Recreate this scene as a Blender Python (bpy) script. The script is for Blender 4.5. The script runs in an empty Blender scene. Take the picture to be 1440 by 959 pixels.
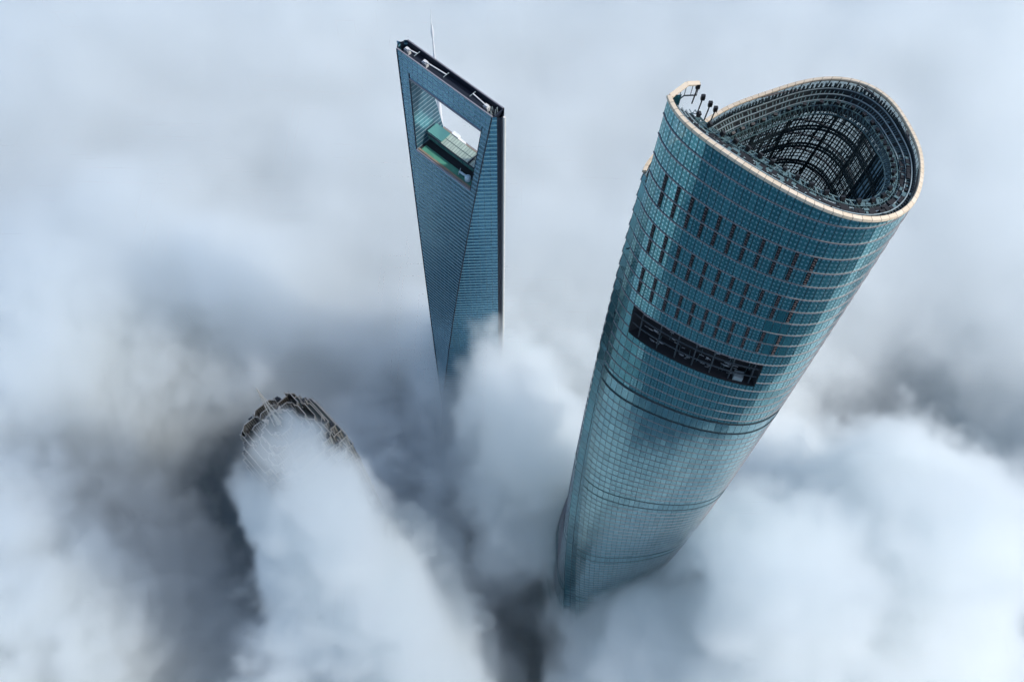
import bpy, math, random
from mathutils import Vector, Matrix
random.seed(7)
S = bpy.context.scene
COL = S.collection
PI = math.pi
R_ = math.radians

# ------------------------------------------------------------------ render settings
S.render.engine = 'CYCLES'
cy = S.cycles
cy.use_denoising = True
cy.denoiser = 'OPENIMAGEDENOISE'
cy.use_adaptive_sampling = True
cy.adaptive_threshold = 0.02
cy.max_bounces = 12
cy.diffuse_bounces = 2
cy.glossy_bounces = 3
cy.transmission_bounces = 4
cy.transparent_max_bounces = 16
cy.volume_bounces = 8
cy.sample_clamp_indirect = 5.0
cy.volume_step_rate = 2.4
cy.volume_max_steps = 512
S.view_settings.view_transform = 'Standard'
S.view_settings.look = 'None'
S.view_settings.gamma = 1.0
S.view_settings.use_curve_mapping = False
S.view_settings.exposure = EXPOSURE = 0.54

# ------------------------------------------------------------------ camera
H = 755.2
cs, cc = 0.44486406942909335, 0.8955981016789768      # tilt away from the nadir
ro = -0.02713410700716899
cr, sr = math.cos(ro), math.sin(ro)
right = Vector((cr, -cc * sr, -cs * sr))
up = Vector((sr, cc * cr, cs * cr))
back = Vector((0, -cs, cc))
cam_d = bpy.data.cameras.new('camera')
cam_d.sensor_width = 36.0
cam_d.lens = 1188.93 * 36 / 1440
cam_d.clip_start = 1.0
cam_d.clip_end = 30000.0
cam = bpy.data.objects.new('camera', cam_d)
COL.objects.link(cam)
m = Matrix((right, up, back)).transposed().to_4x4()
m.translation = Vector((0, 0, H))
cam.matrix_world = m
S.camera = cam

# ------------------------------------------------------------------ light
SUN_EL, SUN_AZ = R_(46), R_(100)     # azimuth clockwise from +Y: behind the towers on the right
w = bpy.data.worlds.new('World'); S.world = w; w.use_nodes = True
nt = w.node_tree
sky = nt.nodes.new('ShaderNodeTexSky'); sky.sky_type = 'NISHITA'; sky.sun_disc = False
sky.sun_elevation = SUN_EL; sky.sun_rotation = SUN_AZ
sky.altitude = 300; sky.air_density = 1.0; sky.dust_density = 2.5; sky.ozone_density = 1.0
bg = nt.nodes['Background']; bg.inputs['Strength'].default_value = 0.15
nt.links.new(sky.outputs[0], bg.inputs['Color'])
sd = bpy.data.lights.new('sun', 'SUN'); sd.energy = 1.9; sd.angle = R_(3.0); sd.color = (1.0, 0.96, 0.91)
so = bpy.data.objects.new('sun', sd); COL.objects.link(so)
sdir = Vector((math.sin(SUN_AZ) * math.cos(SUN_EL), math.cos(SUN_AZ) * math.cos(SUN_EL), math.sin(SUN_EL)))
so.rotation_euler = sdir.to_track_quat('Z', 'Y').to_euler()
so.location = (200, 200, 1200)

# ------------------------------------------------------------------ helpers
class MB:
    """collects faces (with uv and a material slot) and links them as one mesh object"""
    def __init__(s): s.v = []; s.f = []; s.uv = []; s.mi = []
    def face(s, pts, uvs=None, mi=0):
        b = len(s.v); s.v += [tuple(p) for p in pts]
        s.f.append(tuple(range(b, b + len(pts)))); s.mi.append(mi)
        s.uv += list(uvs) if uvs else [(0.5, 0.5)] * len(pts)
    def box(s, c, ax, ay, az, mi=0):
        """box from centre and three half-axis vectors"""
        c = Vector(c); ax = Vector(ax); ay = Vector(ay); az = Vector(az)
        P = lambda i, j, k: c + ax * i + ay * j + az * k
        for q in (((-1,-1,1),(1,-1,1),(1,1,1),(-1,1,1)), ((-1,1,-1),(1,1,-1),(1,-1,-1),(-1,-1,-1)),
                  ((-1,-1,-1),(1,-1,-1),(1,-1,1),(-1,-1,1)), ((1,1,-1),(-1,1,-1),(-1,1,1),(1,1,1)),
                  ((1,-1,-1),(1,1,-1),(1,1,1),(1,-1,1)), ((-1,1,-1),(-1,-1,-1),(-1,-1,1),(-1,1,1))):
            s.face([P(*t) for t in q], None, mi)
    def bar(s, a, b, w=0.2, h=None, n=None, mi=0):
        a = Vector(a); b = Vector(b); d = b - a
        if d.length < 1e-4: return
        t = d.normalized(); n = Vector(n) if n else Vector((0, 0, 1))
        if abs(t.dot(n)) > 0.97: n = Vector((1, 0.3, 0))
        x = t.cross(n).normalized(); y = x.cross(t).normalized()
        s.box((a + b) / 2, d / 2, x * (w / 2), y * ((h or w) / 2), mi)
    def tube(s, a, b, r0, r1, n=10, caps=True, mi=0):
        a = Vector(a); b = Vector(b); t = (b - a).normalized()
        q = Vector((1, 0, 0)) if abs(t.x) < 0.9 else Vector((0, 1, 0))
        x = t.cross(q).normalized(); y = t.cross(x)
        ra = [a + (x * math.cos(2*PI*i/n) + y * math.sin(2*PI*i/n)) * r0 for i in range(n)]
        rb = [b + (x * math.cos(2*PI*i/n) + y * math.sin(2*PI*i/n)) * r1 for i in range(n)]
        for i in range(n):
            j = (i + 1) % n; s.face([ra[i], rb[i], rb[j], ra[j]], None, mi)
        if caps:
            s.face(ra, None, mi); s.face(rb[::-1], None, mi)
    def lathe(s, c, prof, n=24, mi=0):
        c = Vector(c)
        for (r0, z0), (r1, z1) in zip(prof, prof[1:]):
            for i in range(n):
                a0, a1 = 2*PI*i/n, 2*PI*(i+1)/n
                P = lambda r, a, z: c + Vector((r*math.cos(a), r*math.sin(a), z))
                s.face([P(r0,a0,z0), P(r0,a1,z0), P(r1,a1,z1), P(r1,a0,z1)], None, mi)
    def prism(s, poly, z0, z1, mi=0, top_mi=None, bottom=False, u0=0.0):
        n = len(poly); u = u0
        for i in range(n):
            a = poly[i]; b = poly[(i+1) % n]
            L = math.hypot(b[0]-a[0], b[1]-a[1])
            s.face([(a[0],a[1],z0),(b[0],b[1],z0),(b[0],b[1],z1),(a[0],a[1],z1)], [(u,z0),(u+L,z0),(u+L,z1),(u,z1)], mi)
            u += L
        s.face([(p[0],p[1],z1) for p in poly], None, mi if top_mi is None else top_mi)
        if bottom: s.face([(p[0],p[1],z0) for p in poly[::-1]], None, mi)
    def build(s, name, mats, parent=None, smooth=False):
        me = bpy.data.meshes.new(name); me.from_pydata(s.v, [], s.f)
        ul = me.uv_layers.new(name='UVMap')
        ul.data.foreach_set('uv', [c for p in s.uv for c in p])
        if not isinstance(mats, (list, tuple)): mats = [mats]
        for q in mats: me.materials.append(q)
        me.polygons.foreach_set('material_index', s.mi)
        if smooth: me.polygons.foreach_set('use_smooth', [True] * len(s.f))
        me.update()
        o = bpy.data.objects.new(name, me); COL.objects.link(o)
        if parent: o.parent = parent
        return o

def tag(o, label=None, cat=None, group=None, kind=None):
    if label: o['label'] = label
    if cat: o['category'] = cat
    if group: o['group'] = group
    if kind: o['kind'] = kind
    return o
def thing(name, loc, label, cat, group=None):
    """an Empty at the thing's base; its parts are built in world space and get the inverse offset"""
    o = bpy.data.objects.new(name, None); COL.objects.link(o); o.location = loc
    return tag(o, label, cat, group)
def adopt(root):
    """parts were modelled in world coordinates: shift them under their root"""
    inv = Matrix.Translation(-root.location)
    for ch in root.children:
        if ch.type == 'MESH' and not ch.get('_in'):
            ch.data.transform(inv)
            for g in ch.children: g.data.transform(inv)

# ------------------------------------------------------------------ materials
class NB:
    """tiny node builder for shader trees"""
    def __init__(s, name):
        s.m = bpy.data.materials.new(name); s.m.use_nodes = True
        s.t = s.m.node_tree; s.p = s.t.nodes['Principled BSDF']; s.out = s.t.nodes['Material Output']
    def n(s, typ, **k):
        x = s.t.nodes.new(typ)
        for a, b in k.items(): setattr(x, a, b)
        return x
    def L(s, a, b): s.t.links.new(a, b)
    def mth(s, op, a, b=None, c=None, clamp=False):
        x = s.n('ShaderNodeMath', operation=op, use_clamp=clamp)
        for i, q in enumerate((a, b, c)):
            if q is None: continue
            if hasattr(q, 'links'): s.L(q, x.inputs[i])
            else: x.inputs[i].default_value = q
        return x.outputs[0]
    def mixc(s, fac, a, b):
        x = s.n('ShaderNodeMix', data_type='RGBA')
        for sock, q in ((x.inputs[0], fac), (x.inputs[6], a), (x.inputs[7], b)):
            if hasattr(q, 'links'): s.L(q, sock)
            elif isinstance(q, (int, float)): sock.default_value = q
            else: sock.default_value = (*q, 1)
        return x.outputs[2]
    def set(s, col=None, rough=None, metal=None, spec=None):
        if col is not None:
            if hasattr(col, 'links'): s.L(col, s.p.inputs['Base Color'])
            else: s.p.inputs['Base Color'].default_value = (*col, 1)
        if rough is not None:
            if hasattr(rough, 'links'): s.L(rough, s.p.inputs['Roughness'])
            else: s.p.inputs['Roughness'].default_value = rough
        if metal is not None:
            if hasattr(metal, 'links'): s.L(metal, s.p.inputs['Metallic'])
            else: s.p.inputs['Metallic'].default_value = metal
        if spec is not None: s.p.inputs['Specular IOR Level'].default_value = spec
        return s

def plain(name, col, rough=0.6, metal=0.0, var=0.15, scale=0.6):
    b = NB(name)
    tc = b.n('ShaderNodeTexCoord')
    nz = b.n('ShaderNodeTexNoise'); nz.inputs['Scale'].default_value = scale; nz.inputs['Detail'].default_value = 4
    b.L(tc.outputs['Object'], nz.inputs['Vector'])
    f = b.mth('MULTIPLY_ADD', nz.outputs[0], 2 * var, 1 - var)
    v = b.n('ShaderNodeVectorMath', operation='SCALE'); v.inputs[0].default_value = col; b.L(f, v.inputs[3])
    b.set(v.outputs[0], rough, metal)
    return b.m

def curtain(name, base, base2, mull, mw_u=0.06, mw_v=0.0, metal=0.75, rough=0.09, dots=0.0, clear=0.0,
            su=1.0, sv=1.0, tilt=0.02, vary=0.35, horiz=None):
    """reflective glazing laid out in panels: u counts panels, v counts floors"""
    b = NB(name)
    uv = b.n('ShaderNodeUVMap'); uv.uv_map = 'UVMap'
    sp = b.n('ShaderNodeSeparateXYZ'); b.L(uv.outputs[0], sp.inputs[0])
    u = b.mth('MULTIPLY', sp.outputs[0], su); v = b.mth('MULTIPLY', sp.outputs[1], sv)
    fu = b.mth('FRACT', u); fv = b.mth('FRACT', v)
    cell = b.n('ShaderNodeCombineXYZ'); b.L(b.mth('FLOOR', u), cell.inputs[0]); b.L(b.mth('FLOOR', v), cell.inputs[1])
    wn = b.n('ShaderNodeTexWhiteNoise', noise_dimensions='3D'); b.L(cell.outputs[0], wn.inputs['Vector'])
    nz = b.n('ShaderNodeTexNoise'); nz.inputs['Scale'].default_value = 0.09; nz.inputs['Detail'].default_value = 3
    b.L(cell.outputs[0], nz.inputs['Vector'])
    rnd = b.mth('ADD', b.mth('MULTIPLY', wn.outputs['Value'], 0.22), b.mth('MULTIPLY_ADD', nz.outputs[0], 1.7, -0.48), clamp=True)
    col = b.mixc(rnd, base, base2)
    br = b.mth('MULTIPLY_ADD', wn.outputs['Value'], vary, 1 - vary / 2)
    sc = b.n('ShaderNodeVectorMath', operation='SCALE'); b.L(col, sc.inputs[0]); b.L(br, sc.inputs[3]); col = sc.outputs[0]
    if dots:
        du = b.mth('SUBTRACT', b.mth('FRACT', b.mth('MULTIPLY', u, 2.0)), 0.5)
        dv = b.mth('SUBTRACT', b.mth('FRACT', b.mth('MULTIPLY', v, 4.0)), 0.5)
        d = b.mth('SQRT', b.mth('ADD', b.mth('POWER', du, 2.0), b.mth('POWER', dv, 2.0)))
        dm = b.mth('LESS_THAN', d, 0.24)
        dm = b.mth('MULTIPLY', dm, b.mth('GREATER_THAN', nz.outputs[0], 0.36))
        col = b.mixc(b.mth('MULTIPLY', dm, dots), col, (0.45, 0.72, 0.78))
    # framing lines
    ed = b.mth('MINIMUM', fu, b.mth('SUBTRACT', 1.0, fu))
    mm = b.mth('LESS_THAN', ed, mw_u)
    if mw_v:
        ev = b.mth('MINIMUM', fv, b.mth('SUBTRACT', 1.0, fv))
        mv = b.mth('LESS_THAN', ev, mw_v)
        if horiz:
            col = b.mixc(mm, col, mull); mc = b.mixc(mv, col, horiz); col = mc
            mm = b.mth('MAXIMUM', mm, mv)
        else:
            mm = b.mth('MAXIMUM', mm, mv); col = b.mixc(mm, col, mull)
    else:
        col = b.mixc(mm, col, mull)
    b.set(col, b.mth('MULTIPLY_ADD', mm, 0.4, rough), b.mth('MULTIPLY', b.mth('SUBTRACT', 1.0, mm), metal))
    # each pane sits at a slightly different angle
    ge = b.n('ShaderNodeNewGeometry')
    sb = b.n('ShaderNodeVectorMath', operation='SUBTRACT'); b.L(wn.outputs['Color'], sb.inputs[0]); sb.inputs[1].default_value = (0.5, 0.5, 0.5)
    ms = b.n('ShaderNodeVectorMath', operation='SCALE'); b.L(sb.outputs[0], ms.inputs[0]); ms.inputs[3].default_value = tilt
    ad = b.n('ShaderNodeVectorMath', operation='ADD'); b.L(ge.outputs['Normal'], ad.inputs[0]); b.L(ms.outputs[0], ad.inputs[1])
    no = b.n('ShaderNodeVectorMath', operation='NORMALIZE'); b.L(ad.outputs[0], no.inputs[0])
    b.L(no.outputs[0], b.p.inputs['Normal'])
    if clear:
        tr = b.n('ShaderNodeBsdfTransparent'); tr.inputs[0].default_value = (0.80, 0.93, 0.96, 1)
        mx = b.n('ShaderNodeMixShader')
        b.L(b.mth('MULTIPLY', b.mth('SUBTRACT', 1.0, mm), clear), mx.inputs[0])
        b.L(b.p.outputs[0], mx.inputs[1]); b.L(tr.outputs[0], mx.inputs[2]); b.L(mx.outputs[0], b.out.inputs['Surface'])
    return b.m

M = {}
M['glass_lower'] = curtain('teal_glazing', (0.075, 0.245, 0.29), (0.22, 0.42, 0.45), (0.02, 0.06, 0.08), 0.035, 0.08, vary=0.16, tilt=0.008, horiz=(0.10, 0.14, 0.16))
M['glass_crown'] = curtain('fritted_teal_glazing', (0.045, 0.23, 0.265), (0.12, 0.36, 0.385), (0.008, 0.02, 0.03), 0.035, 0.0, metal=0.7, dots=0.7, clear=0.10, vary=0.18, tilt=0.008)
M['glass_open'] = curtain('clear_crown_glazing', (0.02, 0.14, 0.20), (0.05, 0.24, 0.30), (0.008, 0.02, 0.03), 0.07, 0.06, metal=0.7, clear=0.42)
M['glass_strip'] = curtain('notch_glazing', (0.03, 0.16, 0.22), (0.05, 0.24, 0.29), (0.012, 0.035, 0.05), 0.04, 0.05, vary=0.25)
M['ledge'] = plain('ledge_metal', (0.27, 0.245, 0.25), 0.45, 0.4)
M['dark_line'] = plain('dark_joint', (0.012, 0.026, 0.034), 0.7)
M['rim'] = None
M['vent'] = plain('black_louvre', (0.008, 0.008, 0.010), 0.7)
M['vent_slat'] = plain('louvre_slat', (0.13, 0.10, 0.10), 0.6)
M['dark_steel'] = plain('dark_teal_steel', (0.018, 0.032, 0.038), 0.5, 0.2)
M['deck_dark'] = plain('dark_walkway', (0.022, 0.03, 0.034), 0.8, 0.0, 0.3)
M['rail'] = plain('pale_rail', (0.30, 0.37, 0.38), 0.45, 0.3)
M['grey_steel'] = plain('grey_teal_steel', (0.09, 0.16, 0.17), 0.5, 0.2)
M['lamp_black'] = plain('lamp_black', (0.008, 0.008, 0.010), 0.5)
M['clad_blue'] = curtain('blue_cladding', (0.30, 0.50, 0.60), (0.38, 0.58, 0.68), (0.10, 0.17, 0.20), 0.08, 0.06, metal=0.15, rough=0.35, vary=0.2)
M['slab_dark'] = plain('dark_interior', (0.010, 0.012, 0.016), 0.9)
M['beam'] = plain('interior_beam', (0.035, 0.05, 0.06), 0.6)
M['pipe'] = plain('bright_pipe', (0.55, 0.58, 0.60), 0.3, 0.5)
M['white'] = plain('white_paint', (0.78, 0.80, 0.80), 0.5)
M['concrete'] = plain('pale_concrete', (0.30, 0.30, 0.29), 0.8)
def rim_mat():
    b = NB('cream_coping')
    uv = b.n('ShaderNodeUVMap'); uv.uv_map = 'UVMap'
    sp = b.n('ShaderNodeSeparateXYZ'); b.L(uv.outputs[0], sp.inputs[0])
    fu = b.mth('FRACT', sp.outputs[0])
    ed = b.mth('LESS_THAN', b.mth('MINIMUM', fu, b.mth('SUBTRACT', 1.0, fu)), 0.035)
    wn = b.n('ShaderNodeTexWhiteNoise', noise_dimensions='1D'); b.L(b.mth('FLOOR', sp.outputs[0]), wn.inputs['W'])
    c = b.mixc(wn.outputs['Value'], (0.64, 0.53, 0.38), (0.70, 0.60, 0.46))
    b.set(b.mixc(ed, c, (0.25, 0.21, 0.16)), 0.42, 0.0)
    return b.m
M['rim'] = rim_mat()

# ================================================================== the twisted tower
TX, TY, TR = 57.335, 115.256, 25.3256
TK1, TK2, TW, TH0, THN = 0.00099097, -4.179e-7, 0.164054, 50.86193, 181.9058
FA = dict(c3=0.107539, c6=0.016227, c2=0.03164, s2=-0.03318, s3=0.001726, c4=-0.009007, s4=-0.00528, c5=0.007944, s5=-0.009943, c1=-0.013895, s1=-0.018393)
NP = 96                                     # panels round the tower
def radius(th, z):
    D = 632 - z; t = R_(th - TH0 - TW * D); e = FA
    fl = min(1, max(0, (D - 330) / 270)); fl = fl * fl * (3 - 2 * fl)
    return TR * (1 + TK1 * D + TK2 * D * D + 0.20 * fl) * (1 + e['c3']*math.cos(3*t) + e['s3']*math.sin(3*t) + e['c6']*math.cos(6*t)
        + e['c2']*math.cos(2*t) + e['s2']*math.sin(2*t) + e['c4']*math.cos(4*t) + e['s4']*math.sin(4*t)
        + e['c5']*math.cos(5*t) + e['s5']*math.sin(5*t) + e['c1']*math.cos(t) + e['s1']*math.sin(t))
def sk(fr, z, off=0.0, dz=0.0):
    """point on the tower's skin: fr runs from the low end of the rim (0) round the back to the high end (1)"""
    th = THN + TW * (632 - z) - 360 * fr
    r = radius(th, z) + off
    return Vector((TX + r * math.cos(R_(th)), TY + r * math.sin(R_(th)), z + dz))
def rimz(f):
    return 632 - 27.993 * (1 - f + 0.17413 * math.sin(2*PI*f) - 0.05842 * math.sin(PI*f))
FLH = 5.3
levels = [616.9 + FLH * 2 - FLH * i for i in range(19)]     # 627.5 ... 532.1
levels += [529.0, 521.5]
for a, b in ((521.5, 445.2), (445.2, 437.8), (437.8, 360.6), (360.6, 352.5), (352.5, 276), (276, 268), (268, 190), (190, 182), (182, 100), (100, 6.0)):
    n = max(1, round((a - b) / 4.75)) if a - b > 10 else 1
    levels += [a - (a - b) * (i + 1) / n for i in range(n)]
levels.append(0.0)
joints = (529.0, 521.5, 445.2, 437.8, 360.6, 352.5, 276, 268, 190, 182)
FN = 0.030                                   # width of the notch as a fraction of the turn
tower = thing('twisted_skyscraper', (TX, TY, 0), 'tallest tower, twisting teal glass with an open cream-rimmed crown and a vertical notch', 'skyscraper')

OPEN_F0, OPEN_F1, OPEN_Z0, OPEN_Z1 = 72.5 / 96, 93.4 / 96, 556.2, 569.2
i0, i1 = 73, 93                              # opening from panel 73 to panel 93
skin_crown, skin_open, skin_low = MB(), MB(), MB()
ztop = 640.0
tops = [ztop] + levels[:-1]
FR0 = 0.034
def quad_skin(mb, fa, fb, za, zb, uva, off=0.0):
    mb.face([sk(fa, za, off), sk(fb, za, off), sk(fb, zb, off), sk(fa, zb, off)][::1], uva)
for k, (zb, za) in enumerate(zip(tops, levels)):
    for i in range(NP):
        fa, fb = i / NP, (i + 1) / NP
        if fb <= FR0: continue
        fa = max(fa, FR0)
        ra, rb = rimz(fa) - 0.6, rimz(fb) - 0.6
        ta, tb = min(zb, ra), min(zb, rb)
        if ta <= za + 0.05 or tb <= za + 0.05: continue
        parts = [(za, ta, tb)]
        if i0 <= i < i1 and za < OPEN_Z1 - 0.01 and zb > OPEN_Z0 + 0.01:
            parts = []
            if za < OPEN_Z0 - 0.05: parts.append((za, OPEN_Z0, OPEN_Z0))
        if zb > 555 and i < 54: mb = skin_open
        elif zb > 530: mb = skin_crown
        else: mb = skin_low
        for (z0, t0, t1) in parts:
            # glass leans in slightly towards the top of each storey, so every storey has a shadow line
            v0, v1 = float(200 - k), 200 - k + (t0 - z0) / max(0.1, (zb - za)) * 0.999
            if zb == ztop: v0, v1 = 200 - k, 200 - k + (t0 - z0) / FLH
            lean = -0.12
            mb.face([sk(fb, z0), sk(fa, z0), sk(fa, t0, lean), sk(fb, t1, lean)], [(i+1, v0), (i, v0), (i, v1), (i+1, v1)])
skin_crown.build('crown_glazing', M['glass_crown'], tower)
skin_open.build('clear_crown_glazing', M['glass_open'], tower)
skin_low.build('curtain_wall', M['glass_lower'], tower)

# storey ledges (one pattern on the whole facade) and the dark expansion joints
led, jnt = MB(), MB()
for z in levels[:-1]:
    isj = any(abs(z - q) < 0.01 for q in joints)
    low = z < 521
    o, h = (0.10, 0.24) if low else (0.16, 0.26)
    if isj: o, h = 0.12, (0.9 if z > 515 else 0.4)
    mb = jnt if isj else led
    for i in range(1, NP):
        fa, fb = i / NP, (i + 1) / NP
        if fb <= FR0: continue
        fa = max(fa, FR0)
        if min(rimz(fa), rimz(fb)) < z + 1.2: continue
        if i0 <= i < i1 and OPEN_Z0 + 0.2 < z < OPEN_Z1 - 0.2: continue
        a0, b0 = sk(fa, z, -0.3), sk(fb, z, -0.3); a1, b1 = sk(fa, z, o), sk(fb, z, o); dz = Vector((0, 0, h))
        mb.face([a1, a0, b0, b1]); mb.face([a1 + dz, b1 + dz, b0 + dz, a0 + dz]); mb.face([b1, b1 + dz, a1 + dz, a1])
led.build('storey_ledge', M['ledge'], tower)
jnt.build('expansion_joint', M['dark_line'], tower)

# the vertical notch: an inward wall at each end of the skin, meeting at the bottom of a V
nb = MB()
nlev = [632.0] + [z for z in levels if z < 630]
for k, (zb, za) in enumerate(zip(nlev, nlev[1:])):
    v0, v1 = 200 - k, 200 - k + 0.999
    # face that belongs to the low skin, seen from the front
    t = min(zb, rimz(FR0) - 0.6)
    if t > za + 0.1:
        A0, A1 = sk(FR0, za), sk(FR0, t, -0.22)
        B0, B1 = sk(0.002, za, -2.6), sk(0.002, t, -2.6)
        nb.face([A0, B0, B1, A1], [(0, v0), (2, v0), (2, v1), (0, v1)])
    # return wall behind the front skin's edge
    C0, C1 = sk(1.0, za), sk(1.0, zb, -0.22)
    B0, B1 = sk(1.0015, za, -2.7), sk(1.0015, zb, -2.7)
    nb.face([C0, C1, B1, B0], [(2, v0), (2, v1), (3, v1), (3, v0)])
nb.build('notch_wall', M['glass_strip'], tower)

# dark louvred vents in three double rows
ROWS = ((616.6, 612.2), (611.3, 607.0), (600.7, 596.4), (595.4, 591.1), (584.8, 580.5), (579.5, 575.2))
vslots = [92.8 - 2.02 * q for q in range(11)]
for (zt, zb) in ROWS:
    for u in vslots:
        fa, fb = (u - 0.21) / NP, (u + 0.21) / NP
        v = MB()
        o = 0.10
        P = lambda f, z, off: sk(f, z, off)
        v.face([P(fb, zb, o), P(fa, zb, o), P(fa, zt, o), P(fb, zt, o)], None, 0)
        v.face([P(fb, zt, o), P(fa, zt, o), P(fa, zt, -0.5), P(fb, zt, -0.5)], None, 0)
        v.face([P(fb, zb, -0.5), P(fa, zb, -0.5), P(fa, zb, o), P(fb, zb, o)], None, 0)
        v.face([P(fa, zb, o), P(fa, zb, -0.5), P(fa, zt, -0.5), P(fa, zt, o)], None, 0)
        v.face([P(fb, zb, -0.5), P(fb, zb, o), P(fb, zt, o), P(fb, zt, -0.5)], None, 0)
        for s_ in range(5):
            z = zb + (s_ + 0.5) * (zt - zb) / 5
            a, b = P(fa + 0.0006, z, o + 0.08), P(fb - 0.0006, z, o + 0.08)
            if s_ % 2: a = a.lerp(b, 0.45)
            v.bar(a, b, 0.14, 0.16, mi=1)
        v.build('vent', [M['vent'], M['vent_slat']], tower)

# the big dark plant opening
op = MB()
f0, f1 = i0 / NP, i1 / NP
ns = i1 - i0
for i in range(ns):
    fa, fb = (i0 + i) / NP, (i0 + i + 1) / NP
    op.face([sk(fb, OPEN_Z0, -5), sk(fa, OPEN_Z0, -5), sk(fa, OPEN_Z1, -5), sk(fb, OPEN_Z1, -5)])
    op.face([sk(fa, OPEN_Z0, -0.1), sk(fa, OPEN_Z0, -5), sk(fb, OPEN_Z0, -5), sk(fb, OPEN_Z0, -0.1)])
    op.face([sk(fa, OPEN_Z1, -5), sk(fa, OPEN_Z1, -0.3), sk(fb, OPEN_Z1, -0.3), sk(fb, OPEN_Z1, -5)])
for f in (f0, f1):
    op.face([sk(f, OPEN_Z0, -0.1), sk(f, OPEN_Z1, -0.1), sk(f, OPEN_Z1, -5), sk(f, OPEN_Z0, -5)])
op.build('plant_opening', M['slab_dark'], tower)
bm_ = MB()
for z in (OPEN_Z0 + 4.3, OPEN_Z0 + 8.7):
    for i in range(ns):
        bm_.bar(sk((i0+i)/NP, z, -0.9), sk((i0+i+1)/NP, z, -0.9), 0.30, 0.35)
for i in range(0, ns + 1, 3):
    f = (i0 + i + 0.7) / NP
    if f < f1: bm_.bar(sk(f, OPEN_Z0, -1.0), sk(f, OPEN_Z1, -1.0), 0.28)
bm_.build('opening_frame', M['beam'], tower)
pp = MB()
for z in (OPEN_Z0 + 1.6, OPEN_Z0 + 5.6, OPEN_Z0 + 10.2):
    for k in range(46):
        f = f0 + (f1 - f0) * (0.06 + 0.88 * random.random())
        if math.sin((f - f0) / (f1 - f0) * 2 * PI * 4.5 + z) < -0.1: continue
        zz = z + random.uniform(-1.0, 1.0); L = random.uniform(0.004, 0.009)
        pp.bar(sk(f, zz, -1.8), sk(min(f + L, f1 - .004), zz + random.uniform(-.2, .2), -1.8), 0.10)
for k in range(30):
    f = f0 + (f1 - f0) * random.uniform(.03, .97); z = random.choice((OPEN_Z0, OPEN_Z0 + 4.3, OPEN_Z0 + 8.7))
    pp.bar(sk(f, z, -2.5), sk(f + random.uniform(-.006, .006), z + 4.2, -2.6), 0.07, mi=1)
pp.build('opening_pipework', [M['pipe'], M['grey_steel']], tower)
bx = MB(); c = sk(75.2 / NP, OPEN_Z0 + 1.3, -1.8); t = (sk(75.7/NP, OPEN_Z0+1.3, -1.8) - c).normalized(); nrm = t.cross(Vector((0,0,1)))
bx.box(c, t * 1.2, nrm * 1.0, Vector((0, 0, 0.9)))
bx.build('plant_unit', M['rail'], tower)

# ---- crown rim and everything inside it
KO = 0.78                                     # how far the terraces reach in from the rim
def hs(f): return KO * (0.82 + 0.33 * math.cos(2 * PI * (f - 0.27)))
def sweep(mb, prof, fA, fB, n, mi=0, closed=True, deep=False):
    """profile of (offset, height above the rim line) swept along the rim"""
    for i in range(n):
        fa = fA + (fB - fA) * i / n; fb = fA + (fB - fA) * (i + 1) / n
        Q = list(zip(prof, prof[1:])) + ([(prof[-1], prof[0])] if closed else [])
        for (oa, ha), (ob, hb) in Q:
            za, zb_ = rimz(fa), rimz(fb)
            ka, kb = (hs(fa), hs(fb)) if deep else (1, 1)
            if deep: oa, ob = oa * KO, ob * KO
            mb.face([sk(fb, zb_, oa, ha*kb), sk(fa, za, oa, ha*ka), sk(fa, za, ob, hb*ka), sk(fb, zb_, ob, hb*kb)],
                    [(fb*NP, 0), (fa*NP, 0), (fa*NP, 1), (fb*NP, 1)], mi)
    if closed:
        for f, flip in ((fA, 0), (fB, 1)):
            pts = [sk(f, rimz(f), o * (KO if deep else 1), h * (hs(f) if deep else 1)) for o, h in prof]
            mb.face(pts[::-1] if flip else pts, None, mi)
rm = MB()
sweep(rm, [(0.1, -0.8), (0.28, -0.45), (0.16, 0.1), (-0.58, 0.2), (-0.72, 0.0), (-0.58, -0.6)], FR0, 1.0, NP * 2)
# the coping turns in at the high end of the spiral
hi = [Vector((TX, TY, 0)) * 0 + v for v in (sk(1.0, 632, -0.6), Vector((32.4, 117.5, 632.0)), Vector((34.9, 117.9, 631.8)))]
for a, b in zip(hi, hi[1:]):
    d = (b - a); L = d.length; t = d.normalized(); nn = t.cross(Vector((0, 0, 1)))
    q = MB()
    rm.box((a + b) / 2 + Vector((0, 0, -0.15)), d / 2, nn * 0.5, Vector((0, 0, 0.18)))
rm.build('crown_rim', M['rim'], tower)
wall_in = MB()
for a, b in zip(hi, hi[1:]):
    t = (b - a).normalized(); n_ = max(2, int((b - a).length / 1.5))
    for i in range(n_ + 1):
        p = a.lerp(b, i / n_); wall_in.bar(p + Vector((0, 0, -0.8)), p + Vector((0, 0, -3.6)), 0.1)
    for dz in (-3.4,): wall_in.bar(a + Vector((0, 0, dz)), b + Vector((0, 0, dz)), 0.2)
wall_in.build('rim_end_frame', M['dark_steel'], tower)

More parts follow.
